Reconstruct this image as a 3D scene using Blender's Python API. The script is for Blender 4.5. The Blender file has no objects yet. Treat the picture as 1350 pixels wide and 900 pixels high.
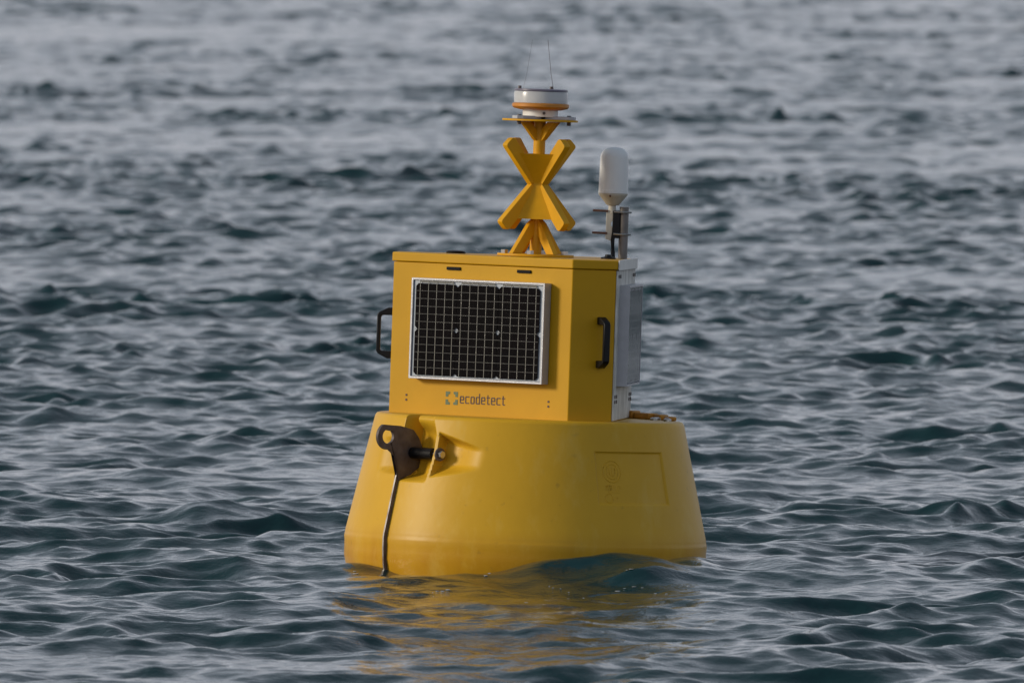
import bpy, bmesh, math, random
import numpy as np
from mathutils import Matrix, Vector

random.seed(7)
C = bpy.context.scene.collection
SC = bpy.context.scene
R = math.radians
PX = 0.003                     # metres per pixel of the photograph at the buoy

# ------------------------------------------------------------------ camera
CAM_D, CAM_H = 70.0, 3.75
cam_d = bpy.data.cameras.new('camera')
cam = bpy.data.objects.new('camera', cam_d)
C.objects.link(cam)
eye = Vector((-0.050, -CAM_D, CAM_H))
aim = Vector((-0.050, 0.0, 0.885))
cam.location = eye
cam.rotation_euler = (aim - eye).to_track_quat('-Z', 'Y').to_euler()
cam_d.sensor_width = 36.0
cam_d.lens = 36.0 * (aim - eye).length / PX / 1350.0
cam_d.clip_start = 1.0
cam_d.clip_end = 30000.0
cam_d.dof.use_dof = True
cam_d.dof.focus_distance = (aim - eye).length - 0.5
cam_d.dof.aperture_fstop = cam_d.lens * 0.001 / 0.070
SC.camera = cam

# ------------------------------------------------------------------ sky and sun
SUN_AZ, SUN_EL = R(-77), R(20)          # azimuth from the camera side, to the left
sun_dir = Vector((math.sin(SUN_AZ) * math.cos(SUN_EL), -math.cos(SUN_AZ) * math.cos(SUN_EL), math.sin(SUN_EL)))
W = bpy.data.worlds.new('World')
SC.world = W
W.use_nodes = True
nt = W.node_tree
bg = nt.nodes['Background']
sky = nt.nodes.new('ShaderNodeTexSky')
sky.sky_type = 'NISHITA'
sky.sun_disc = False
sky.sun_elevation = SUN_EL
sky.sun_rotation = math.atan2(sun_dir.x, sun_dir.y)
sky.dust_density = 2.0
# thin evening overcast: pale cloud sheet mixed over the clear sky
tc = nt.nodes.new('ShaderNodeTexCoord')
mp = nt.nodes.new('ShaderNodeMapping'); mp.inputs['Scale'].default_value = (1.2, 1.2, 5.0)
nz = nt.nodes.new('ShaderNodeTexNoise'); nz.inputs['Scale'].default_value = 2.2; nz.inputs['Detail'].default_value = 5
cr = nt.nodes.new('ShaderNodeMapRange')
cr.inputs['From Min'].default_value = 0.28; cr.inputs['From Max'].default_value = 0.72
cr.inputs['To Min'].default_value = 0.80; cr.inputs['To Max'].default_value = 1.18
# overcast is palest at the horizon and greyer overhead
sp = nt.nodes.new('ShaderNodeSeparateXYZ')
el = nt.nodes.new('ShaderNodeValToRGB')
E = el.color_ramp.elements
E[0].position = 0.0; E[0].color = (7.4, 7.45, 8.25, 1)
E[1].position = 1.0; E[1].color = (1.4, 1.9, 2.4, 1)
e = E.new(0.16); e.color = (6.5, 6.85, 7.75, 1)
e = E.new(0.42); e.color = (3.1, 3.6, 4.25, 1)
mu = nt.nodes.new('ShaderNodeMix'); mu.data_type = 'RGBA'; mu.blend_type = 'MULTIPLY'; mu.inputs[0].default_value = 1.0
mx = nt.nodes.new('ShaderNodeMix'); mx.data_type = 'RGBA'; mx.inputs[0].default_value = 0.82
nt.links.new(tc.outputs['Generated'], mp.inputs['Vector'])
nt.links.new(mp.outputs['Vector'], nz.inputs['Vector'])
nt.links.new(nz.outputs['Fac'], cr.inputs['Value'])
nt.links.new(tc.outputs['Generated'], sp.inputs[0])
nt.links.new(sp.outputs['Z'], el.inputs['Fac'])
nt.links.new(el.outputs['Color'], mu.inputs[6])
nt.links.new(cr.outputs[0], mu.inputs[7])
nt.links.new(sky.outputs['Color'], mx.inputs[6])
nt.links.new(mu.outputs[2], mx.inputs[7])
nt.links.new(mx.outputs[2], bg.inputs['Color'])
bg.inputs['Strength'].default_value = 0.10

sd = bpy.data.lights.new('sun', 'SUN')
sd.energy = 2.3
sd.angle = R(12)
sd.color = (1.0, 0.90, 0.73)
sun = bpy.data.objects.new('sun', sd)
sun.rotation_euler = sun_dir.to_track_quat('Z', 'Y').to_euler()
sun.location = (-20, -10, 20)
C.objects.link(sun)

SC.view_settings.view_transform = 'Standard'
SC.view_settings.look = 'None'
SC.view_settings.gamma = 1.0
SC.view_settings.use_curve_mapping = False
SC.view_settings.exposure = 0.0


# ------------------------------------------------------------------ materials
def mat(name, col, rough=0.5, metal=0.0, var=0.12, scale=9.0, bump=0.0, bscale=60.0, spec=0.5,
        col2=None, coat=0.0, trans=0.0, ior=1.5):
    m = bpy.data.materials.new(name)
    m.use_nodes = True
    n, l = m.node_tree.nodes, m.node_tree.links
    p = n['Principled BSDF']
    t = n.new('ShaderNodeTexCoord')
    a = n.new('ShaderNodeTexNoise'); a.inputs['Scale'].default_value = scale; a.inputs['Detail'].default_value = 6
    l.new(t.outputs['Object'], a.inputs['Vector'])
    r = n.new('ShaderNodeValToRGB')
    c2 = col2 or tuple(c * (1 - 2 * var) for c in col)
    r.color_ramp.elements[0].position = 0.32; r.color_ramp.elements[0].color = (*c2, 1)
    r.color_ramp.elements[1].position = 0.68; r.color_ramp.elements[1].color = (*col, 1)
    l.new(a.outputs['Fac'], r.inputs['Fac'])
    l.new(r.outputs['Color'], p.inputs['Base Color'])
    p.inputs['Roughness'].default_value = rough
    p.inputs['Metallic'].default_value = metal
    p.inputs['Specular IOR Level'].default_value = spec
    p.inputs['Coat Weight'].default_value = coat
    p.inputs['Transmission Weight'].default_value = trans
    p.inputs['IOR'].default_value = ior
    if bump:
        b = n.new('ShaderNodeTexNoise'); b.inputs['Scale'].default_value = bscale; b.inputs['Detail'].default_value = 4
        l.new(t.outputs['Object'], b.inputs['Vector'])
        u = n.new('ShaderNodeBump'); u.inputs['Strength'].default_value = bump; u.inputs['Distance'].default_value = 0.004
        l.new(b.outputs['Fac'], u.inputs['Height'])
        l.new(u.outputs['Normal'], p.inputs['Normal'])
    return m


def body_material():
    m = mat('moulded yellow plastic', (0.67, 0.375, 0.020), rough=0.46, var=0.05, spec=0.22, scale=3.0, bump=0.16, bscale=30)
    n, l = m.node_tree.nodes, m.node_tree.links
    p = n['Principled BSDF']
    t = [x for x in n if x.type == 'TEX_COORD'][0]
    base = [x for x in n if x.type == 'VALTORGB'][0].outputs['Color']
    # weed and rust staining just above the waterline, running upwards in streaks
    sep = n.new('ShaderNodeSeparateXYZ'); l.new(t.outputs['Object'], sep.inputs[0])
    mp = n.new('ShaderNodeMapping'); mp.inputs['Scale'].default_value = (9, 9, 1.6)
    l.new(t.outputs['Object'], mp.inputs[0])
    st = n.new('ShaderNodeTexNoise'); st.inputs['Scale'].default_value = 1.6; st.inputs['Detail'].default_value = 7
    l.new(mp.outputs[0], st.inputs['Vector'])
    mr = n.new('ShaderNodeMapRange')
    mr.inputs['From Min'].default_value = 0.02; mr.inputs['From Max'].default_value = 0.16
    mr.inputs['To Min'].default_value = 1.05; mr.inputs['To Max'].default_value = 0.0
    l.new(sep.outputs['Z'], mr.inputs['Value'])
    ml = n.new('ShaderNodeMath'); ml.operation = 'MULTIPLY'
    l.new(mr.outputs[0], ml.inputs[0]); l.new(st.outputs['Fac'], ml.inputs[1])
    m1 = n.new('ShaderNodeMix'); m1.data_type = 'RGBA'
    l.new(ml.outputs[0], m1.inputs[0]); l.new(base, m1.inputs[6]); m1.inputs[7].default_value = (0.45, 0.19, 0.010, 1)
    # sparse dark scuffs and specks
    sk = n.new('ShaderNodeTexNoise'); sk.inputs['Scale'].default_value = 21; sk.inputs['Detail'].default_value = 8
    l.new(t.outputs['Object'], sk.inputs['Vector'])
    sr = n.new('ShaderNodeMapRange'); sr.inputs['From Min'].default_value = 0.66; sr.inputs['From Max'].default_value = 0.80
    sr.inputs['To Max'].default_value = 0.55
    l.new(sk.outputs['Fac'], sr.inputs['Value'])
    m2 = n.new('ShaderNodeMix'); m2.data_type = 'RGBA'
    l.new(sr.outputs[0], m2.inputs[0]); l.new(m1.outputs[2], m2.inputs[6]); m2.inputs[7].default_value = (0.30, 0.17, 0.03, 1)
    # faded salty patches, drawn out downwards
    m4 = n.new('ShaderNodeMapping'); m4.inputs['Scale'].default_value = (7, 7, 3.2)
    l.new(t.outputs['Object'], m4.inputs[0])
    s4 = n.new('ShaderNodeTexNoise'); s4.inputs['Scale'].default_value = 1.3; s4.inputs['Detail'].default_value = 9; s4.inputs['Roughness'].default_value = 0.65
    l.new(m4.outputs[0], s4.inputs['Vector'])
    r4 = n.new('ShaderNodeMapRange'); r4.inputs['From Min'].default_value = 0.54; r4.inputs['From Max'].default_value = 0.74
    r4.inputs['To Max'].default_value = 0.42
    l.new(s4.outputs['Fac'], r4.inputs['Value'])
    m3 = n.new('ShaderNodeMix'); m3.data_type = 'RGBA'
    l.new(r4.outputs[0], m3.inputs[0]); l.new(m2.outputs[2], m3.inputs[6]); m3.inputs[7].default_value = (0.70, 0.47, 0.11, 1)
    l.new(m3.outputs[2], p.inputs['Base Color'])
    # wet sheen close to the water
    rr = n.new('ShaderNodeMapRange'); rr.inputs['From Min'].default_value = 0.04; rr.inputs['From Max'].default_value = 0.14
    rr.inputs['To Min'].default_value = 0.30; rr.inputs['To Max'].default_value = 0.42
    l.new(sep.outputs['Z'], rr.inputs['Value']); l.new(rr.outputs[0], p.inputs['Roughness'])
    return m


M = {
    'body': body_material(),
    'paint': mat('yellow paint', (0.62, 0.325, 0.006), rough=0.48, var=0.05, spec=0.22, scale=5, bump=0.05, bscale=90),
    'mast': mat('amber yellow paint', (0.70, 0.35, 0.006), rough=0.45, var=0.06, spec=0.25, scale=12, bump=0.05, bscale=90),
    'deck': mat('orange yellow plastic', (0.60, 0.26, 0.02), rough=0.5, var=0.15, scale=20),
    'white': mat('white powder coat', (0.74, 0.72, 0.68), rough=0.45, var=0.06, scale=9),
    'scuffed': mat('scuffed white plate', (0.70, 0.68, 0.63), rough=0.55, col2=(0.42, 0.40, 0.36), scale=12, bump=0.1),
    'radome': mat('white radome plastic', (0.80, 0.80, 0.80), rough=0.35, var=0.02, scale=14),
    'cream': mat('cream plastic', (0.62, 0.58, 0.50), rough=0.45, var=0.06, scale=30),
    'alu': mat('anodised aluminium', (0.45, 0.45, 0.48), rough=0.42, metal=0.4, var=0.05, scale=30),
    'pipe': mat('galvanised pipe', (0.25, 0.23, 0.22), rough=0.5, metal=0.5, var=0.16, scale=22),
    'sheet': mat('white backing sheet', (0.42, 0.46, 0.52), rough=0.35, var=0.03, scale=10),
    'cell': mat('dark silicon cell', (0.0018, 0.0016, 0.0030), rough=0.12, var=0.15, scale=8, spec=0.05),
    'bus': mat('tinned ribbon', (0.18, 0.18, 0.165), rough=0.15, metal=0.1, var=0.05),
    'finger': mat('thin silver line', (0.06, 0.064, 0.064), rough=0.15, var=0.05),
    'black': mat('black plastic', (0.008, 0.007, 0.008), rough=0.42, var=0.2, scale=30, spec=0.25),
    'hole': mat('dark opening', (0.006, 0.005, 0.004), rough=0.9, var=0.2),
    'lug': mat('dark weathered steel', (0.15, 0.125, 0.122), rough=0.5, metal=0.3, col2=(0.085, 0.062, 0.058), scale=26, bump=0.15),
    'strap': mat('worn steel strap', (0.40, 0.37, 0.35), rough=0.4, metal=0.7, col2=(0.20, 0.15, 0.13), scale=24),
    'steel': mat('stainless steel', (0.52, 0.50, 0.48), rough=0.3, metal=0.9, var=0.12, scale=40),
    'rust': mat('rusty rod', (0.20, 0.09, 0.065), rough=0.55, metal=0.4, col2=(0.10, 0.06, 0.05), scale=60),
    'ring': mat('orange lantern collar', (0.62, 0.23, 0.02), rough=0.4, var=0.08, scale=16),
    'grey': mat('grey flange', (0.42, 0.43, 0.47), rough=0.45, metal=0.2, var=0.08, scale=30),
    'cap': mat('dark violet cap', (0.16, 0.14, 0.19), rough=0.35, var=0.08),
    'green': mat('green print', (0.07, 0.13, 0.06), rough=0.5, col2=(0.12, 0.15, 0.06), scale=200),
    'brown': mat('dark brown print', (0.075, 0.026, 0.012), rough=0.5, var=0.1),
}


def glass_material():
    m = mat('frosted lens glass', (0.80, 0.80, 0.82), rough=0.22, var=0.02, trans=0.45, ior=1.45)
    return m


M['lens'] = glass_material()


def water_material():
    m = bpy.data.materials.new('sea water')
    m.use_nodes = True
    n, l = m.node_tree.nodes, m.node_tree.links
    p = n['Principled BSDF']
    p.inputs['Roughness'].default_value = 0.06
    p.inputs['IOR'].default_value = 1.333
    t = n.new('ShaderNodeTexCoord')
    a = n.new('ShaderNodeTexNoise'); a.inputs['Scale'].default_value = 0.25; a.inputs['Detail'].default_value = 3
    l.new(t.outputs['Object'], a.inputs['Vector'])
    r = n.new('ShaderNodeValToRGB')
    r.color_ramp.elements[0].position = 0.3; r.color_ramp.elements[0].color = (0.007, 0.028, 0.033, 1)
    r.color_ramp.elements[1].position = 0.7; r.color_ramp.elements[1].color = (0.009, 0.036, 0.042, 1)
    l.new(a.outputs['Fac'], r.inputs['Fac']); l.new(r.outputs['Color'], p.inputs['Base Color'])
    last = None
    for sc, st, dist, sx in ((5.5, 0.5, 0.024, 0.9), (19.0, 0.5, 0.008, 0.9)):
        mp = n.new('ShaderNodeMapping'); mp.inputs['Scale'].default_value = (sx, 1.0, 1.0); mp.inputs['Rotation'].default_value = (0, 0, 0.22)
        l.new(t.outputs['Object'], mp.inputs[0])
        z = n.new('ShaderNodeTexNoise'); z.inputs['Scale'].default_value = sc; z.inputs['Detail'].default_value = 5; z.inputs['Roughness'].default_value = 0.55
        z.inputs['Distortion'].default_value = 0.2
        l.new(mp.outputs[0], z.inputs['Vector'])
        b = n.new('ShaderNodeBump'); b.inputs['Strength'].default_value = st; b.inputs['Distance'].default_value = dist
        l.new(z.outputs['Fac'], b.inputs['Height'])
        if last: l.new(last.outputs['Normal'], b.inputs['Normal'])
        last = b
    # beyond the finely modelled sea the same chop carries on as relief
    sx = n.new('ShaderNodeSeparateXYZ'); l.new(t.outputs['Object'], sx.inputs[0])
    ab = n.new('ShaderNodeMath'); ab.operation = 'ABSOLUTE'; l.new(sx.outputs['X'], ab.inputs[0])
    r1 = n.new('ShaderNodeMapRange'); r1.inputs['From Min'].default_value = 8.6; r1.inputs['From Max'].default_value = 9.8; l.new(ab.outputs[0], r1.inputs['Value'])
    r2 = n.new('ShaderNodeMapRange'); r2.inputs['From Min'].default_value = 118; r2.inputs['From Max'].default_value = 124; l.new(sx.outputs['Y'], r2.inputs['Value'])
    r5 = n.new('ShaderNodeMapRange'); r5.inputs['From Min'].default_value = -9.6; r5.inputs['From Max'].default_value = -10.6; l.new(sx.outputs['Y'], r5.inputs['Value'])
    m1 = n.new('ShaderNodeMath'); m1.operation = 'MAXIMUM'; l.new(r1.outputs[0], m1.inputs[0]); l.new(r2.outputs[0], m1.inputs[1])
    m2 = n.new('ShaderNodeMath'); m2.operation = 'MAXIMUM'; l.new(m1.outputs[0], m2.inputs[0]); l.new(r5.outputs[0], m2.inputs[1])
    zf = n.new('ShaderNodeTexNoise'); zf.inputs['Scale'].default_value = 1.7; zf.inputs['Detail'].default_value = 4
    l.new(t.outputs['Object'], zf.inputs['Vector'])
    ml = n.new('ShaderNodeMath'); ml.operation = 'MULTIPLY'; l.new(zf.outputs['Fac'], ml.inputs[0]); l.new(m2.outputs[0], ml.inputs[1])
    bf = n.new('ShaderNodeBump'); bf.inputs['Strength'].default_value = 1.0; bf.inputs['Distance'].default_value = 0.16
    l.new(ml.outputs[0], bf.inputs['Height']); l.new(last.outputs['Normal'], bf.inputs['Normal'])
    l.new(bf.outputs['Normal'], p.inputs['Normal'])
    return m


# ------------------------------------------------------------------ mesh helpers
class MB:
    def __init__(s): s.v = []; s.f = []

    def add(s, vs, fs, mtx=None):
        o = len(s.v)
        s.v += [tuple(mtx @ Vector(p)) if mtx is not None else tuple(p) for p in vs]
        s.f += [tuple(i + o for i in f) for f in fs]
        return s

    def box(s, c, d, mtx=None):
        x, y, z = c; a, b, e = d[0] / 2, d[1] / 2, d[2] / 2
        vs = [(x + i * a, y + j * b, z + k * e) for k in (-1, 1) for j in (-1, 1) for i in (-1, 1)]
        return s.add(vs, [(0, 2, 3, 1), (4, 5, 7, 6), (0, 1, 5, 4), (2, 6, 7, 3), (0, 4, 6, 2), (1, 3, 7, 5)], mtx)

    def prism(s, poly, y0, y1, mtx=None):          # outline in x,z extruded along y
        n = len(poly)
        vs = [(x, y0, z) for x, z in poly] + [(x, y1, z) for x, z in poly]
        fs = [tuple(range(n)), tuple(range(2 * n - 1, n - 1, -1))] + [(i, (i + 1) % n, n + (i + 1) % n, n + i) for i in range(n)]
        return s.add(vs, fs, mtx)

    def slab(s, poly, z0, z1, mtx=None):           # outline in x,y extruded along z
        n = len(poly)
        vs = [(x, y, z0) for x, y in poly] + [(x, y, z1) for x, y in poly]
        fs = [tuple(range(n))[::-1], tuple(range(n, 2 * n))] + [(i, (i + 1) % n, n + (i + 1) % n, n + i) for i in range(n)]
        return s.add(vs, fs, mtx)

    def holed(s, outer, inner, y0, y1, mtx=None):  # ring between two outlines of equal count
        n = len(outer)
        vs = [(x, y0, z) for x, z in outer] + [(x, y0, z) for x, z in inner] + [(x, y1, z) for x, z in outer] + [(x, y1, z) for x, z in inner]
        fs = []
        for i in range(n):
            j = (i + 1) % n
            fs += [(i, j, n + j, n + i), (2 * n + i, 3 * n + i, 3 * n + j, 2 * n + j), (i, 2 * n + i, 2 * n + j, j), (n + i, n + j, 3 * n + j, 3 * n + i)]
        return s.add(vs, fs, mtx)

    def tube(s, pts, r, n=12, mtx=None):
        pts = [Vector(p) for p in pts]
        rs = r if isinstance(r, (list, tuple)) else [r] * len(pts)
        vs = []; fs = []
        up = Vector((0.13, 0.29, 0.95))
        for k, p in enumerate(pts):
            d = (pts[min(k + 1, len(pts) - 1)] - pts[max(k - 1, 0)]).normalized()
            a = d.cross(up)
            if a.length < 0.05: a = d.cross(Vector((1, 0, 0)))
            a.normalize(); b = d.cross(a).normalized()
            vs += [p + (a * math.cos(2 * math.pi * i / n) + b * math.sin(2 * math.pi * i / n)) * rs[k] for i in range(n)]
        for k in range(len(pts) - 1):
            fs += [(k * n + i, k * n + (i + 1) % n, (k + 1) * n + (i + 1) % n, (k + 1) * n + i) for i in range(n)]
        fs += [tuple(range(n))[::-1], tuple(range((len(pts) - 1) * n, len(pts) * n))]
        return s.add(vs, fs, mtx)

    def lathe(s, prof, n=48, mtx=None):
        vs = []; fs = []
        for r, z in prof:
            vs += [(r * math.cos(2 * math.pi * i / n), r * math.sin(2 * math.pi * i / n), z) for i in range(n)]
        for k in range(len(prof) - 1):
            fs += [(k * n + i, k * n + (i + 1) % n, (k + 1) * n + (i + 1) % n, (k + 1) * n + i) for i in range(n)]
        fs += [tuple(range(n))[::-1], tuple(range((len(prof) - 1) * n, len(prof) * n))]
        return s.add(vs, fs, mtx)

    def mesh(s, name):
        me = bpy.data.meshes.new(name)
        bm = bmesh.new()
        vv = [bm.verts.new(p) for p in s.v]
        for f in s.f:
            try: bm.faces.new([vv[i] for i in f])
            except ValueError: pass
        bmesh.ops.recalc_face_normals(bm, faces=bm.faces)
        bm.to_mesh(me); bm.free()
        return me

    def build(s, name, m, parent, bevel=0.0, smooth=False, mtx=None, seg=2, angle=35):
        me = s.mesh(name)
        me.materials.append(m)
        return link(name, me, parent, bevel, smooth, mtx, seg, angle)


def link(name, me, parent, bevel=0.0, smooth=False, mtx=None, seg=2, angle=35):
    o = bpy.data.objects.new(name, me)
    C.objects.link(o)
    o.parent = parent
    if mtx is not None: o.matrix_local = mtx
    if smooth or bevel: 
        me.polygons.foreach_set('use_smooth', [True] * len(me.polygons))
        try: me.set_sharp_from_angle(angle=R(angle))
        except Exception: pass
    if bevel:
        b = o.modifiers.new('bevel', 'BEVEL'); b.width = bevel; b.segments = seg; b.limit_method = 'ANGLE'; b.angle_limit = R(40)
        b.harden_normals = True
    return o


def face(az, r, z=0.0, t=0.0):
    """Frame on the buoy's side: x along the face to the right, y inwards, z up; az in degrees from the camera side."""
    a = R(az)
    tan = Vector((math.cos(a), math.sin(a), 0)); nor = Vector((math.sin(a), -math.cos(a), 0))
    m = Matrix.Identity(4)
    m.col[0][:3] = tan; m.col[1][:3] = -nor; m.col[2][:3] = (0, 0, 1); m.col[3][:3] = nor * r + tan * t + Vector((0, 0, z))
    return m


# ------------------------------------------------------------------ the sea
def waves():
    rng = np.random.default_rng(12)

    def graded(lo, hi, f):
        out = [lo]
        while out[-1] < hi: out.append(out[-1] + f(out[-1]))
        return out
    ys = graded(-10.0, 122.0, lambda y: 0.030 if y < 5 else min(0.105, 0.030 + 0.0012 * (y - 5)))
    st = 0.105
    while ys[-1] < 16000: st *= 1.35; ys.append(ys[-1] + st)
    lo = []; st = 0.05; v = ys[0]
    while v > -400: st *= 1.35; v -= st; lo.append(v)
    ys = np.array(lo[::-1] + ys)
    xs = graded(0.0, 9.0, lambda x: 0.0185 if x < 2.3 else min(0.07, 0.0185 + 0.010 * (x - 2.3)))
    st = 0.075
    while xs[-1] < 12000: st *= 1.4; xs.append(xs[-1] + st)
    xs = np.array([-x for x in xs[:0:-1]] + xs)
    X, Y = np.meshgrid(xs.astype(np.float32), ys.astype(np.float32))
    dx = np.gradient(xs); dy = np.gradient(ys)
    cell = np.maximum(dx[None, :], dy[:, None]).astype(np.float32)
    # slow gust patches: where the small ripples are weaker or stronger
    G = np.zeros_like(X)
    for i in range(14):
        lam = rng.uniform(5, 22); th = rng.normal(0.25, 0.5); ph = rng.uniform(0, 6.28)
        G += np.cos((X * math.sin(th) * 0.6 + Y * math.cos(th)) * 2 * math.pi / lam + ph)
    G = np.clip(1.0 + 0.10 * G, 0.6, 1.45).astype(np.float32)
    # a smoother slick far out
    slick = np.exp(-((Y - 91 - 0.3 * X) / 3.2) ** 2) * (1 / (1 + np.exp((X + 0.6) * 2.0)))
    slick += 0.7 * np.exp(-((Y - 92) / 2.6) ** 2) * (1 / (1 + np.exp(-(X - 2.0) * 2.0)))
    G *= (1 - 0.75 * slick)
    # wave groups: lively patches with steep fronts, easier water between them
    n_ = np.zeros_like(X)
    for i in range(34):
        lam = rng.uniform(0.9, 3.6); th = rng.uniform(0, 6.28); ph = rng.uniform(0, 6.28)
        n_ += np.cos((X * math.sin(th) + Y * math.cos(th)) * 2 * math.pi / lam + ph) * (0.5 if lam < 1.4 else 1)
    n_ /= n_[:900, 100:-100].std()
    ENV = np.exp(np.clip(0.36 * n_ - 0.09, -0.8, 0.50)).astype(np.float32)
    Z = np.zeros_like(X); DX = np.zeros_like(X); DY = np.zeros_like(X)
    FARL = 1 - 0.58 * np.clip((Y - 3) / 30, 0, 1)       # the longer chop dies away farther out, ripples stay
    N = 260
    LEAN = 0.55                 # crests lean the way they run, so fronts are short and steep
    lams = np.exp(np.linspace(math.log(0.10), math.log(3.2), N) + rng.uniform(-0.02, 0.02, N))
    for lam in lams:
        k = 2 * math.pi / lam
        th = rng.normal(0.18, 0.62 if lam > 1.2 else 0.98)
        dirx, diry = math.sin(th), -math.cos(th)
        w = math.exp(-((math.log(lam / 0.31)) / 1.08) ** 2)
        slope = 0.0166 * (0.50 + w) * rng.uniform(0.6, 1.4) * (0.7 if lam > 2 else 1)
        amp = slope / k
        ph = (k * (X * dirx + Y * diry) + rng.uniform(0, 2 * math.pi)).astype(np.float32)
        f = np.clip(lam / (2.0 * cell) - 0.8, 0, 1) * amp
        if lam < 2.0: f = f * G
        if lam > 0.22: f = f * ENV
        f = f * (FARL if lam > 0.48 else 1 + (1 - FARL) * 1.15)
        s_, c_ = np.sin(ph), np.cos(ph)
        Z += f * c_; DX -= f * dirx * (0.75 * s_ - LEAN * c_); DY -= f * diry * (0.75 * s_ - LEAN * c_)
    Q = 1.0
    XX = X + Q * DX; YY = Y + Q * DY
    # wash lapping against the float
    def hump(cx, cy, sx, sy, h):
        return h * np.exp(-((XX - cx) / sx) ** 2 - ((YY - cy) / sy) ** 2)
    rr = np.sqrt(XX ** 2 + YY ** 2)
    calm = np.exp(-((XX + 0.0) / 0.8) ** 2 - ((YY + 3.0) / 3.0) ** 2)      # sheltered water in front of the float
    Z = Z * (1 - 0.30 * np.exp(-((rr - 0.6) / 0.45) ** 2)) * (1 - 0.45 * calm)
    Z = Z + 0.108 / (1 + ((XX - 0.42) / 0.27) ** 2) ** 1.3 * np.exp(-np.abs((YY + 1.0) / 0.26) ** 1.6) + hump(0.10, -1.05, 0.2, 0.25, 0.025) + hump(-0.22, -0.78, 0.36, 0.32, -0.026) + hump(-1.30, 3.3, 0.24, 0.26, 0.06) + hump(1.02, -0.5, 0.20, 0.24, 0.05) + hump(0.66, -0.60, 0.14, 0.22, 0.05) + hump(-0.66, -0.45, 0.12, 0.2, 0.03)
    ny, nx = X.shape
    co = np.stack([XX, YY, Z], -1).reshape(-1, 3).astype(np.float32)
    i = np.arange(ny * nx, dtype=np.int32).reshape(ny, nx)
    q = np.stack([i[:-1, :-1], i[:-1, 1:], i[1:, 1:], i[1:, :-1]], -1).reshape(-1, 4)
    me = bpy.data.meshes.new('water')
    me.vertices.add(len(co)); me.vertices.foreach_set('co', co.ravel())
    me.loops.add(q.size); me.loops.foreach_set('vertex_index', q.ravel())
    me.polygons.add(len(q))
    me.polygons.foreach_set('loop_start', np.arange(0, q.size, 4, dtype=np.int32))
    me.polygons.foreach_set('use_smooth', np.ones(len(q), dtype=bool))
    me.update(calc_edges=True)
    me.materials.append(water_material())
    o = bpy.data.objects.new('water', me)
    C.objects.link(o)
    o['kind'] = 'structure'
    o['label'] = 'choppy dark teal sea with pale lilac sky reflections'
    print('water quads', len(q))
    # scattered bubbles and flecks of foam in the wash round the float
    near = (np.abs(co[:, 0]) < 1.6) & (np.abs(co[:, 1] + 1.5) < 3.0)
    P = co[near]
    mb = MB()
    r3 = random.Random(5)
    for cx, cy, n, sp in ((0.40, -1.45, 7, 0.025), (0.10, -1.5, 6, 0.03), (-0.33, -1.95, 5, 0.025), (0.02, -2.6, 3, 0.04), 
                          (0.52, -2.2, 3, 0.03), (-0.12, -1.2, 3, 0.03), (-0.72, -0.5, 5, 0.05), (0.62, -1.3, 3, 0.04), (0.2, -2.2, 3, 0.03)):
        for _ in range(n):
            x, y = cx + r3.gauss(0, sp), cy + r3.gauss(0, sp * 2.2)
            if math.hypot(x, y) < 0.75: continue
            p = P[np.argmin((P[:, 0] - x) ** 2 + (P[:, 1] - y) ** 2)]
            r = r3.uniform(0.0012, 0.0042)
            mb.lathe([(r, -r * 0.3), (r * 1.05, 0.0), (r * 0.7, r * 0.4), (r * 0.3, r * 0.5)], 7, Matrix.Translation((float(p[0]), float(p[1]), float(p[2]))) @ Matrix.Diagonal((r3.uniform(1, 3.2), r3.uniform(1, 4), r3.uniform(0.5, 1), 1)))
    f = mb.build('foam', mat('foam bubbles', (0.55, 0.56, 0.58), rough=0.25, var=0.1), None, smooth=True)
    f['kind'] = 'stuff'
    f['label'] = 'small white bubbles and foam flecks on the water around the yellow float'
    f['category'] = 'foam'


waves()

# ------------------------------------------------------------------ the buoy
buoy = bpy.data.objects.new('marine_buoy', None)
C.objects.link(buoy)
buoy.empty_display_size = 0.3
buoy.rotation_euler = (R(-1.35), R(2.0), 0)
buoy['label'] = 'yellow data buoy with solar panels, yellow cross mast and white antenna floating on the sea'
buoy['category'] = 'buoy'

DECK = 0.588
CREASE = 0.111
YAW = -35.0


def body_r(z):
    if z >= CREASE: return 0.716 - (z - CREASE) * (0.107 / 0.474)
    return 0.716 - max(0.0, 0.02 - z) * 0.22


def sstep(a, b, x):
    t = min(1.0, max(0.0, (x - a) / (b - a)))
    return t * t * (3 - 2 * t)


LUG = -50.0


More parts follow.
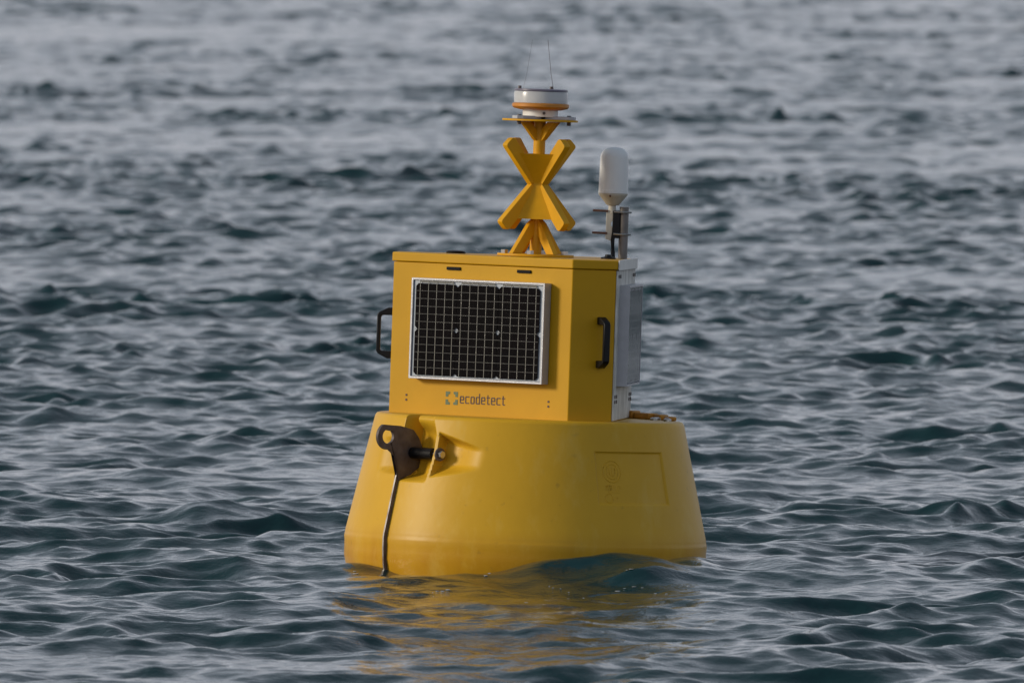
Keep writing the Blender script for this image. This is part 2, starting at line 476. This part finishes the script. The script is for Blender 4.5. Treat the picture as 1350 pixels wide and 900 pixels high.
def relief(az, z):
    """how far the moulded skin lies inside (+) the plain cone at this azimuth (deg) and height"""
    d = 0.0
    r = body_r(z)
    # recessed builder's plate on the right
    if 20 < az < 60:
        lft, rgt = 24.0 + (0.47 - z) * 3, 55.0
        top, bot = 0.470, 0.268
        e = min((az - lft) * r * 0.01745, (rgt - az) * r * 0.01745, top - z, z - bot)
        d += 0.007 * sstep(-0.003, 0.003, e)
    # lug slot and its two finger scoops
    if -90 < az < 0:
        t = r * R(az - LUG)
        if z > 0.30:
            rib = 0.150 + 0.012 * math.sin(max(0, min(1, (z - 0.33) / 0.25)) * math.pi) - 0.02 * sstep(0.5, 0.585, z)
            low = sstep(0.325, 0.362, z - 0.10 * max(0, 0.03 - t) * 0)
            if t < rib + 0.03:
                wall = sstep(-0.030, -0.012, t) * (1 - sstep(rib - 0.012, rib - 0.002, t))
                dep = 0.088 - 0.045 * sstep(0.03, rib, t)
                dep *= 1 - 0.85 * sstep(0.50, 0.575, z) * sstep(-0.005, 0.035, t)
                d = max(d, dep * wall * low)
            if t > rib + 0.008:
                s = (t - rib - 0.012) / 0.200
                if 0 <= s < 1.15:
                    zc = 0.437 - 0.012 * s
                    hw = 0.092 * (1 - 0.50 * s)
                    q = max(0.0, 1 - ((z - zc) / hw) ** 2)
                    d = max(d, 0.055 * sstep(0, 0.8, q) * (1 - sstep(0.25, 1.08, s)) * sstep(0.0, 0.02, s + 0.004))
            if t < 0:
                s = (-t - 0.02) / 0.16
                q = max(0.0, 1 - ((z - 0.425) / 0.075) ** 2)
                if -0.2 < s < 1: d = max(d, 0.050 * sstep(0, 0.7, q) * (1 - sstep(0.1, 1.0, s)))
    return d


def make_body():
    azs = []
    a = -180.0
    while a < 180 - 1e-6:
        azs.append(a)
        a += 0.30 if -92 <= a < -14 or 20 <= a < 60 else (1.0 if -100 < a < 100 else 3.0)
    zs = [-0.42, -0.36, -0.28, -0.2, -0.12, -0.06, -0.02, 0.02, 0.05, 0.075, 0.095, 0.105, 0.111, 0.117, 0.127, 0.145, 0.17, 0.20, 0.225, 0.25]
    while zs[-1] < 0.572: zs.append(zs[-1] + 0.0036)
    n = len(azs)
    mb = MB()
    vs = []
    for z in zs:
        r0 = body_r(z) - 0.0015 * math.exp(-((z - CREASE) / 0.006) ** 2) + 0.003 * math.exp(-((z - CREASE + 0.012) / 0.006) ** 2)
        for a in azs:
            r = r0 - relief(a, z)
            vs.append((r * math.sin(R(a)), -r * math.cos(R(a)), z))
    zt = zs[-1]
    # rolled rim, then the deck dishing slightly to the middle
    for dr, z in ((0.0035, zt + 0.006), (0.008, zt + 0.011), (0.016, DECK - 0.001), (0.026, DECK)):
        for a in azs:
            r = body_r(zt) - dr - relief(a, min(z, 0.588))
            vs.append((r * math.sin(R(a)), -r * math.cos(R(a)), z))
    for r in (0.47, 0.25):
        for a in azs: vs.append((r * math.sin(R(a)), -r * math.cos(R(a)), DECK))
    rows = len(vs) // n
    fs = []
    for k in range(rows - 1):
        for i in range(n):
            j = (i + 1) % n
            fs.append((k * n + i, k * n + j, (k + 1) * n + j, (k + 1) * n + i))
    fs.append(tuple(range(n))[::-1]); fs.append(tuple(range((rows - 1) * n, rows * n)))
    mb.add(vs, fs)
    return mb.build('float_body', M['body'], buoy, smooth=True, angle=50)


body = make_body()


def on_body(az, z, out=0.0):
    r = body_r(z) - relief(az, z) + out
    return Vector((r * math.sin(R(az)), -r * math.cos(R(az)), z))


# raised moulded emblem and letters inside the recessed plate
def emblem():
    zc, ac = 0.395, 30.6
    def P(u, w): return on_body(ac + math.degrees(u / 0.64), zc + w, -0.0003)
    def ring(ru, rw, a0=0, a1=360, cx=0, cz=0):
        n = max(8, int((a1 - a0) / 12))
        return [P(cx + ru * math.cos(R(a0 + (a1 - a0) * i / n)), cz + rw * math.sin(R(a0 + (a1 - a0) * i / n))) for i in range(n + 1)]
    mb = MB()
    for ru, rw in ((0.040, 0.042), (0.026, 0.029)): mb.tube(ring(ru, rw), 0.0022, 6)
    mb.tube([P(0, 0.017), P(0, -0.018)], 0.0022, 6)
    mb.tube([P(-0.013, 0.012), P(-0.011, -0.010), P(0, -0.019), P(0.011, -0.010), P(0.013, 0.012)], 0.0020, 6)
    mb.build('emblem', M['body'], body, smooth=True)
    mb = MB()
    x = -0.032; h = 0.010; w = 0.0072; z0 = -0.063
    G = {'M': [[(0, -1), (0, 1), (.5, 0), (1, 1), (1, -1)]], 'O': [[(0, -1), (0, 1), (1, 1), (1, -1), (0, -1)]],
         'B': [[(0, -1), (0, 1), (1, .6), (0, 0), (1, -.5), (0, -1)]], 'I': [[(.5, -1), (.5, 1)]], 'L': [[(0, 1), (0, -1), (1, -1)]],
         'S': [[(1, 1), (0, .8), (0, .1), (1, -.1), (1, -.9), (0, -1)]]}
    for ch in 'MOBILIS':
        for stroke in G[ch]: mb.tube([P(x + a * w, z0 + b * h) for a, b in stroke], 0.0013, 5)
        x += w + 0.0028
    mb.tube([P(-0.022, -0.080), P(0.024, -0.081)], 0.0016, 5)
    mb.build('raised_letters', M['body'], body, smooth=True)
    mb = MB()
    mb.tube(ring(0.016, 0.017, 0, 360, -0.020, -0.104), 0.002, 6)
    mb.tube([P(0.008, -0.102), P(0.020, -0.102)], 0.002, 6); mb.tube([P(0.014, -0.096), P(0.014, -0.108)], 0.002, 6)
    mb.build('raised_mark', M['body'], body, smooth=True)


emblem()

# ---- lifting lug: an eye plate in a radial slot, running down the side as a strap
def make_lug():
    a = R(LUG)
    nor = Vector((math.sin(a), -math.cos(a), 0)); tan = Vector((math.cos(a), math.sin(a), 0))
    m = Matrix.Identity(4)
    m.col[0][:3] = nor; m.col[1][:3] = tan; m.col[2][:3] = (0, 0, 1)      # x radial, y tangential, z up
    if m.to_3x3().determinant() < 0: pass
    ec = (243 * PX, 167 * PX); R1, R0 = 17.5 * PX, 9.5 * PX
    n = 40
    body_pts = [(200, 177), (190, 165), (184, 150), (182, 138), (188, 126), (224, 110), (226, 119), (224, 130), (226, 138)]
    # outline: eye circle, then the plate's heel
    outer = []
    a0, a1 = 62, 262
    for i in range(27):
        t = R(a0 - (a0 - (-98)) * i / 26)
        outer.append((ec[0] + R1 * math.cos(t), ec[1] + R1 * math.sin(t)))
    outer += [(229 * PX, 141 * PX), (225.5 * PX, 132 * PX), (224 * PX, 122 * PX), (224 * PX, 110 * PX), (203 * PX, 117 * PX), (188 * PX, 128 * PX), (182 * PX, 138 * PX),
              (184 * PX, 152 * PX), (190 * PX, 165 * PX), (200 * PX, 176 * PX), (222 * PX, 181 * PX)]
    k = len(outer)
    inner = []
    for (x, z) in outer:
        t = math.atan2(z - ec[1], x - ec[0])
        inner.append((ec[0] + R0 * math.cos(t), ec[1] + R0 * math.sin(t)))
    # unwrap the hole evenly so that the ring has no folded faces
    ang0 = math.atan2(outer[0][1] - ec[1], outer[0][0] - ec[0])
    cum = [0.0]
    for i in range(1, k):
        d = math.atan2(outer[i][1] - ec[1], outer[i][0] - ec[0]) - math.atan2(outer[i - 1][1] - ec[1], outer[i - 1][0] - ec[0])
        while d > math.pi: d -= 2 * math.pi
        while d < -math.pi: d += 2 * math.pi
        cum.append(cum[-1] + min(d, -0.02))
    tot = -2 * math.pi * (k - 1) / k if abs(cum[-1]) > 2 * math.pi else cum[-1]
    inner = [(ec[0] + R0 * math.cos(ang0 + c * tot / cum[-1]), ec[1] + R0 * math.sin(ang0 + c * tot / cum[-1])) for c in cum]
    mb = MB().holed(outer, inner, -0.007, 0.007, m)
    lug = mb.build('lifting_lug', M['lug'], buoy, bevel=0.0015)
    # strap
    mb = MB()
    zz = [0.350, 0.339, 0.30, 0.25, 0.20, 0.15, 0.118, 0.104, 0.06, 0.0, -0.08, -0.18, -0.3]
    out = [(body_r(z) + (0.0145 if z < 0.34 else 0.014), z) for z in zz]
    inn = [(body_r(z) - (0.004 if z < 0.34 else 0.006), z) for z in zz]
    mb.prism(out + inn[::-1], -0.0045, 0.0045, m)
    mb.build('strap', M['lug'], lug, bevel=0.0012)
    out2 = [(a + 0.0022, b) for a, b in out]; inn2 = [(a + 0.0005, b) for a, b in out]
    MB().prism(out2 + inn2[::-1], -0.004, 0.004, m).build('worn_edge', M['strap'], lug, bevel=0.0012)
    c = nor * (201 * PX) + Vector((0, 0, 146 * PX))
    MB().tube([c + tan * 0.008, c + tan * 0.140], 0.0235, 24).build('pin_sleeve', M['black'], lug, bevel=0.003)
    MB().tube([c + tan * 0.140, c + tan * 0.185], 0.010, 16).build('pin', M['steel'], lug, smooth=True)
    rb = c + nor * 0.0
    MB().tube([rb + tan * 0.172, rb + tan * 0.178], 0.026, 28).build('washer', M['lug'], lug, bevel=0.001)
    MB().tube([rb + tan * 0.178, rb + tan * 0.193], 0.016, 6).build('nut', M['steel'], lug, bevel=0.002)


make_lug()

# ---- the hexagonal housing: three broad faces with panels, three narrow ones with handles
LL, SS = 287 * PX, 63 * PX
RL = (LL + 2 * SS) / (2 * math.sqrt(3))
RS = (2 * LL + SS) / (2 * math.sqrt(3))
BOX_T = 1.183
LID_T = 1.221


def hexagon(grow=0.0):
    pts = []
    for k in range(3):
        az = YAW + 120 * k
        m = face(az, RL + grow)
        for s in (-1, 1):
            pts.append((m @ Vector((s * (LL / 2 + grow * 0.577), 0, 0))).xy)
    return [(p.x, p.y) for p in pts]


housing = MB().slab(hexagon(), DECK - 0.004, BOX_T).build('housing', M['paint'], buoy, bevel=0.004)
MB().slab(hexagon(0.007), BOX_T + 0.0015, LID_T).build('lid', M['paint'], housing, bevel=0.005, seg=3)
# latch slots under the lid on the front face
for tx in (-46.5, 66.5):
    MB().box((0, 0, 0), (0.066, 0.012, 0.0125)).build('latch_slot', M['hole'], housing, mtx=face(YAW, RL + 0.0005, 1.165, tx * PX), bevel=0.002)
# pairs of small screws low on the front face
sm = None
for tx in (-116, 112):
    for z in (0.659, 0.640):
        m = face(YAW, RL, z, tx * PX)
        if sm is None:
            o = MB().tube([(0, 0.004, 0), (0, -0.002, 0)], 0.0045, 10).build('screw', M['brown'], housing, mtx=m); sm = o.data
        else: link('screw', sm, housing, mtx=m)
# flat black fitting on the back of the lid, cable gland near the antenna
MB().lathe([(0.038, 0.0), (0.040, 0.004), (0.036, 0.010), (0.012, 0.013)], 24, Matrix.Translation((-0.315, 0.10, LID_T))).build('vent_cap', M['black'], housing, smooth=True)
MB().lathe([(0.030, 0), (0.030, 0.006), (0.014, 0.010), (0.012, 0.018)], 20, Matrix.Translation((0.288, -0.02, LID_T))).build('cable_gland', M['black'], housing, smooth=True)

# white cover over the right-hand broad face, with a lip folded over the lid
cm = face(YAW + 120, RL)
cover = MB().box((0, -0.004, (DECK + BOX_T) / 2 + 0.001), (LL - 0.006, 0.006, BOX_T - DECK - 0.006), cm).build('side_cover', M['scuffed'], buoy, bevel=0.001)
lip = MB().box((0, -0.0115, LID_T - 0.018), (LL + 0.012, 0.006, 0.042), cm)
lip.build('cover_lip', M['white'], cover, bevel=0.002)
bs = None
for tx in (-0.39, -0.31, 0.31, 0.39):
    for z in (0.665, 0.685, 1.158):
        m = face(YAW + 120, RL + 0.007, z, tx)
        if bs is None:
            o = MB().tube([(0, 0.002, 0), (0, -0.004, 0)], 0.007, 10).build('bolt', M['lug'], cover, mtx=m); bs = o.data
        else: link('bolt', bs, cover, mtx=m)


# ---- solar panels
def cell_outline(w, h, c):
    return [(-w / 2 + c, -h / 2), (w / 2 - c, -h / 2), (w / 2, -h / 2 + c), (w / 2, h / 2 - c), (w / 2 - c, h / 2), (-w / 2 + c, h / 2), (-w / 2, h / 2 - c), (-w / 2, -h / 2 + c)]


PW, PH, PD = 0.641, 0.397, 0.045
CW, CH = 0.598, 0.362
share = {}


def piece(key, mbf, m, parent, mtx, **kw):
    if key not in share:
        o = mbf().build(key, m, parent, mtx=mtx, **kw); share[key] = o.data
        return o
    return link(key, share[key], parent, mtx=mtx)


def T(x, y, z): return Matrix.Translation((x, y, z))


def solar_panel(az, tx, z, label):
    m = face(az, RL + 0.003, z, tx)
    p = piece('solar_panel', lambda: MB().box((0, -PD / 2 + 0.002, 0), (PW - 0.02, PD - 0.010, PH - 0.02)), M['sheet'], buoy, m)
    p['label'] = label
    fw = 0.0085
    def rect(w, h): return [(-w / 2, -h / 2), (w / 2, -h / 2), (w / 2, h / 2), (-w / 2, h / 2)]
    piece('frame', lambda: MB().holed(rect(PW, PH), rect(PW - 2 * fw, PH - 2 * fw), -PD, -0.0005), M['alu'], p, T(0, 0, 0), bevel=0.0012)
    fy = -(PD - 0.003) - 0.0006
    cw, ch = CW / 3, CH / 2
    oz = -0.003
    for i in range(3):
        for j in range(2):
            piece('cell', lambda: MB().prism(cell_outline(cw - 0.0016, ch - 0.0012, 0.011), -0.0012, 0.0012), M['cell'], p, T((i - 1) * cw, fy, oz + (j - 0.5) * ch))
    for i in range(3):
        for q in range(5):
            x = (i - 1.5) * cw + (q + 0.42) * cw / 5 + 0.004
            piece('busbar', lambda: MB().box((0, 0, 0), (0.0026, 0.0004, CH + 0.010)), M['bus'], p, T(x, fy - 0.00125, oz + 0.004))
    for j in range(11):
        zz = oz + (j + 1 - 6) * CH / 12
        piece('contact_line', lambda: MB().box((0, 0, 0), (CW - 0.004, 0.0004, 0.0019)), M['finger'], p, T(0, fy - 0.00130, zz))
    # pale ends of the ribbons along the top edge
    for i in range(3):
        piece('ribbon_end', lambda: MB().box((0, 0, 0), (cw * 0.80, 0.0008, 0.006)), M['bus'], p, T((i - 1) * cw, fy + 0.0002, oz + CH / 2 + 0.0065))
    return p


solar_panel(YAW, 4 * PX, 0.925, 'solar panel on the front face, turned towards the viewer')
solar_panel(YAW + 120, 0, 0.925, 'solar panel on the white side, seen edge on')
solar_panel(YAW + 240, 0, 0.925, 'solar panel on the far side')


# ---- carrying handles on the narrow faces
def handle_mb():
    o = [(0, 33.5), (8, 33.5), (20, 27.5), (22.5, 24), (22.5, -24), (20, -27.5), (8, -33.5), (0, -33.5)]
    i = [(0, 23.5), (8, 23.5), (15.5, 23.5), (17.5, 21.5), (17.5, -21.5), (15.5, -23.5), (8, -23.5), (0, -23.5)]
    mb = MB()
    n = len(o)
    for k in range(n - 1):
        q = [o[k], o[k + 1], i[k + 1], i[k]]
        w = 0.0155 if k in (0, n - 2) else 0.0140
        mb.add([(s * w, -a * PX, b * PX) for s in (-1, 1) for a, b in q],
               [(0, 1, 2, 3), (7, 6, 5, 4), (0, 4, 5, 1), (2, 6, 7, 3)] + ([(0, 3, 7, 4)] if k == 0 else []) + ([(1, 5, 6, 2)] if k == n - 2 else []))
    return mb


for az, tx in ((YAW + 60, 11), (YAW - 60, 0), (YAW + 180, 0)):
    def hm():
        mb = handle_mb()
        return mb
    if 'carry_handle' not in share:
        me = bpy.data.meshes.new('carry_handle')
        bm = bmesh.new(); mb = hm()
        vv = [bm.verts.new(v) for v in mb.v]
        for f in mb.f: bm.faces.new([vv[q] for q in f])
        bmesh.ops.remove_doubles(bm, verts=bm.verts, dist=0.0024)
        bmesh.ops.recalc_face_normals(bm, faces=bm.faces)
        bm.to_mesh(me); bm.free(); me.materials.append(M['black']); share['carry_handle'] = me
    h = link('carry_handle', share['carry_handle'], buoy, bevel=0.004, mtx=face(az, RS, 0.898, tx * PX), seg=3)

# ---- printed name and mark on the front face
LET = {
    'e': [[(1, -.95), (.15, -.95), (0, -.75), (0, .75), (.15, .95), (.85, .95), (1, .75), (1, 0), (.02, 0)]],
    'c': [[(1, -.95), (.15, -.95), (0, -.75), (0, .75), (.15, .95), (1, .95)]],
    'o': [[(.15, -.95), (.85, -.95), (1, -.75), (1, .75), (.85, .95), (.15, .95), (0, .75), (0, -.75), (.15, -.95)]],
    'd': [[(1, .95), (.15, .95), (0, .75), (0, -.75), (.15, -.95), (1, -.95)], [(1, -.95), (1, 1.9)]],
    't': [[(.35, 1.6), (.35, -.7), (.5, -.95), (1, -.95)], [(0, .95), (1, .95)]],
}


def stroke_mb(mb, pts, w, y):
    h = w / 2
    for k in range(len(pts) - 1):
        (x0, z0), (x1, z1) = pts[k], pts[k + 1]
        L = math.hypot(x1 - x0, z1 - z0)
        if L < 1e-6: continue
        ux, uz = (x1 - x0) / L, (z1 - z0) / L
        a0, b0, a1, b1 = x0 - ux * h * .8, z0 - uz * h * .8, x1 + ux * h * .8, z1 + uz * h * .8
        q = [(a0 - uz * h, b0 + ux * h), (a1 - uz * h, b1 + ux * h), (a1 + uz * h, b1 - ux * h), (a0 + uz * h, b0 - ux * h)]
        yy = y - 0.00012 * (k % 5)
        mb.prism(q, yy, 0.0005)


def logo():
    # x offset from the middle of the face: photo px / cos(yaw)
    fm = face(YAW, RL, 0.650, 0)
    root = None
    x = -29 * PX; w = 5.0 * PX; hh = 4.4 * PX; gap = 3.5 * PX
    for ch in 'ecodetect':
        mb = MB()
        ww = w * (0.8 if ch == 't' else 1)
        for st in LET[ch]: stroke_mb(mb, [(x + a * ww, b * hh) for a, b in st], 0.0043, -0.0012)
        if root is None:
            root = mb.build('printed_name', M['brown'], buoy, mtx=fm)
        else: mb.build('letter', M['brown'], root)
        x += ww + gap
    s = 5.6 * PX; cx, cz = -43.0 * PX, 1.5 * PX; g = 5.6 * PX
    for sx in (-1, 1):
        for sz in (-1, 1):
            ox, oz = cx + sx * 6.3 * PX, cz + sz * 5.2 * PX
            a = 3.4 * PX
            poly = [(-a, -a), (a, -a), (a, -a * .1), (a * .2, a * .15), (a * .1, a), (-a, a)]
            # the thick corner points to the outside of the mark
            MB().prism([(ox - sx * px, oz - sz * pz) for px, pz in poly], -0.0012, 0.0005).build('mark_corner', M['green'], root)


logo()

# ---- mast with its yellow cross
MT = 1.755
mast = MB().tube([(0, 0, LID_T), (0, 0, MT)], 0.0235, 28).build('mast', M['mast'], buoy, smooth=True)
plate = [(0.152 * math.cos(R(a)), 0.152 * math.sin(R(a))) for a in range(0, 360, 8)]
MB().slab(plate, LID_T + 0.0006, LID_T + 0.010).build('base_plate', M['mast'], mast, bevel=0.002)
FINS = (-51, 39, 129, -141)
for az in FINS:
    m = face(az, 0.0) @ Matrix.Rotation(R(-90), 4, 'Z')
    q = [(0.018, 1.372), (0.042, 1.352), (0.127, LID_T + 0.0105), (0.080, LID_T + 0.0105), (0.018, 1.310)]
    MB().prism(q, -0.012, 0.012, m).build('leg', M['mast'], mast, bevel=0.002)
    q = [(0.018, -0.080), (0.030, -0.072), (0.098, -0.0015), (0.055, -0.0015), (0.018, -0.036)]
    MB().prism([(a, MT + b) for a, b in q], -0.009, 0.009, m).build('gusset', M['mast'], mast, bevel=0.001)
for k, (az, r) in enumerate(((-75, 0.128), (-10, 0.125), (63, 0.128), (170, 0.128))):
    a = R(az)
    m = T(r * math.sin(a), -r * math.cos(a), LID_T + 0.010)
    piece('bolt', lambda: MB().tube([(0, 0, 0), (0, 0, 0.014)], 0.015, 6), M['steel'], mast, m) if k else piece('bolt', lambda: MB().tube([(0, 0, 0), (0, 0, 0.014)], 0.015, 6), M['steel'], mast, m)

# topmark: hourglass skin with four crossing flat bars
ZC = 1.506
top = MB().lathe([(0.126, ZC - 0.137), (0.103, ZC - 0.098), (0.070, ZC - 0.048), (0.050, ZC - 0.012), (0.047, ZC), (0.050, ZC + 0.011), (0.069, ZC + 0.044), (0.100, ZC + 0.088), (0.125, ZC + 0.121)], 4, Matrix.Rotation(R(-51 - 90), 4, 'Z'))
topmark = top.build('topmark', M['mast'], buoy, smooth=True)
for az in FINS:
    for s_, d1, h1 in ((1, 0.160, 0.170), (-1, 0.174, 0.168)):
        d0, h0 = 0.0235, 0.017
        L = math.hypot(d1 - d0, h1 - h0); ang = math.atan2(h1 - h0, d1 - d0)
        hw = 0.026
        # rounded bar standing in the radial plane, outline (along, across)
        o = [(0, -hw), (L - 0.010, -hw), (L - 0.003, -hw + 0.003), (L, -hw + 0.010), (L, hw - 0.012), (L - 0.004, hw - 0.004), (L - 0.012, hw), (0.05, hw), (0.0, hw - 0.018)]
        q = [(d0 + a * math.cos(ang) + b * math.sin(ang) * -1, s_ * (h0 + a * math.sin(ang) + b * math.cos(ang))) for a, b in o]
        MB().prism([(x, ZC + z) for x, z in q], -0.015, 0.015, face(az, 0.0) @ Matrix.Rotation(R(-90), 4, 'Z')).build('arm', M['mast'], topmark, bevel=0.002)

# ---- lantern on its plate
plate = [(0.150 * math.cos(R(a)), 0.150 * math.sin(R(a))) for a in range(0, 360, 6)]
MB().slab(plate, MT, MT + 0.008).build('top_plate', M['mast'], mast, bevel=0.002)
lantern = MB().lathe([(0.070, MT + 0.0185), (0.070, MT + 0.046), (0.064, MT + 0.0475)], 48).build('lantern', M['white'], buoy, smooth=True)
for az in (75, -45, 195):
    q = [(0.03, -0.036), (0.125, -0.030), (0.143, -0.014), (0.143, 0.014), (0.125, 0.030), (0.03, 0.036)]
    MB().slab(q, MT + 0.0085, MT + 0.0215, face(az, 0) @ Matrix.Rotation(R(-90), 4, 'Z')).build('foot', M['grey'], lantern, bevel=0.002)
    a = R(az)
    MB().tube([(0.118 * math.sin(a), -0.118 * math.cos(a), MT - 0.014), (0.118 * math.sin(a), -0.118 * math.cos(a), MT + 0.026)], 0.0085, 8).build('bolt', M['lug'], lantern)
MB().lathe([(0.080, MT + 0.045), (0.106, MT + 0.051), (0.113, MT + 0.058), (0.113, MT + 0.068), (0.107, MT + 0.072)], 56).build('collar', M['ring'], lantern, smooth=True)
MB().lathe([(0.106, MT + 0.0725), (0.107, MT + 0.110), (0.104, MT + 0.118)], 56).build('lens', M['lens'], lantern, smooth=True)
MB().lathe([(0.085, MT + 0.0730), (0.085, MT + 0.1175)], 40).build('reflector', M['white'], lantern, smooth=True)
MB().lathe([(0.1045, MT + 0.1185), (0.106, MT + 0.121), (0.104, MT + 0.127), (0.09, MT + 0.129)], 56).build('cap', M['cap'], lantern, smooth=True)
for (x0, x1, zt) in ((-0.071, -0.041, 2.078), (0.048, 0.020, 2.078)):
    MB().tube([(x0, 0.02, MT + 0.128), (x0 * 0.45 + x1 * 0.55 + 0.004 * (1 if x0 > 0 else -1), 0.03, (MT + zt) / 2 + 0.03), (x1, 0.04, zt)], 0.00045 if x0 < 0 else 0.0009, 6).build('bird_spike', M['lug'], lantern)
for x in (-0.085, 0.040):
    MB().tube([(x, -0.035, MT + 0.128), (x, -0.035, MT + 0.139)], 0.007, 8).build('cap_bolt', M['lug'], lantern)
MB().tube([(0.014, -0.068, MT + 0.033), (0.014, -0.074, MT + 0.033)], 0.006, 10).build('drain_plug', M['lug'], lantern)

# ---- white antenna clamped to a steel post
ax, ay = 0.300, 0.17
px_, py_ = 0.346, 0.17
antenna = MB().tube([(px_, py_, LID_T), (px_, py_, 1.427)], 0.0185, 28).build('antenna_post', M['pipe'], buoy, smooth=True)
prof = [(0.020, 1.425), (0.024, 1.430), (0.050, 1.468), (0.0580, 1.474), (0.0590, 1.480), (0.0590, 1.492), (0.0582, 1.4925), (0.0570, 1.560), (0.0555, 1.620)]
for i in range(1, 9):
    t = i / 8 * math.pi / 2
    prof.append((0.0555 - 0.040 * (1 - math.cos(t)), 1.620 + 0.042 * math.sin(t)))
prof += [(0.008, 1.6635), (0.002, 1.6638)]
rad = MB().lathe(prof[4:], 48, T(ax, ay, 0)).build('radome', M['radome'], antenna, smooth=True)
MB().lathe([(0.022, 1.432), (0.027, 1.436), (0.053, 1.468), (0.0580, 1.4745), (0.0584, 1.4792)], 48, T(ax, ay, 0)).build('radome_base', M['cream'], antenna, smooth=True)
MB().tube([(ax - 0.012, ay - 0.0535, 1.470), (ax - 0.012, ay - 0.060, 1.468)], 0.004, 8).build('drain_hole', M['rust'], antenna)
MB().tube([(ax - 0.002, ay, 1.40), (ax - 0.002, ay, 1.432)], 0.015, 16).build('neck', M['cream'], antenna, smooth=True)
MB().prism([(-0.036, 1.300), (-0.016, 1.292), (-0.008, 1.300), (-0.008, 1.345), (-0.014, 1.352), (-0.014, 1.364), (-0.006, 1.375), (-0.006, 1.414), (-0.034, 1.414), (-0.034, 1.32)], -0.012, 0.006, T(ax + 0.010, ay, 0)).build('clamp_bracket', M['cream'], antenna, bevel=0.002)
MB().box((ax + 0.016, ay - 0.002, 1.357), (0.030, 0.03, 0.110)).build('clamp_block', M['black'], antenna, bevel=0.004)
for z in (1.410, 1.322):
    MB().tube([(ax - 0.078, ay - 0.012, z), (ax - 0.018, ay - 0.012, z - 0.001)], 0.0046, 8).build('clamp_rod', M['rust'], antenna, smooth=True)
    MB().tube([(ax + 0.006, ay - 0.022, z - 0.003), (px_ - 0.010, py_ - 0.0235, z - 0.004), (px_ + 0.010, py_ - 0.0235, z - 0.004), (px_ + 0.028, py_ - 0.014, z - 0.004)], 0.0042, 8).build('clamp_bolt', M['steel'], antenna, smooth=True)
MB().tube([(ax + 0.007, ay - 0.008, 1.34), (ax + 0.004, ay - 0.012, 1.29), (ax + 0.006, ay - 0.03, 1.25), (ax + 0.008, ay - 0.05, LID_T)], 0.0085, 10).build('cable', M['black'], antenna, smooth=True)

# ---- orange fittings on the far edge of the deck
dk = None
for az, r, w, d, h in ((122, 0.545, 0.11, 0.05, 0.024), (113, 0.565, 0.07, 0.04, 0.021), (103, 0.572, 0.075, 0.035, 0.016), (131, 0.54, 0.05, 0.05, 0.03)):
    MB().box((0, 0, DECK + h / 2 + 0.0005), (w, d, h), face(az, r)).build('deck_block', M['deck'], buoy, bevel=0.006, seg=3)
for az, r in ((100, 0.50), (92, 0.545), (108, 0.53)):
    MB().lathe([(0.016, DECK), (0.016, DECK + 0.008), (0.007, DECK + 0.012)], 12, T(r * math.sin(R(az)), -r * math.cos(R(az)), 0)).build('deck_bolt', M['steel'], buoy, smooth=True)

print('objects', len(bpy.data.objects))
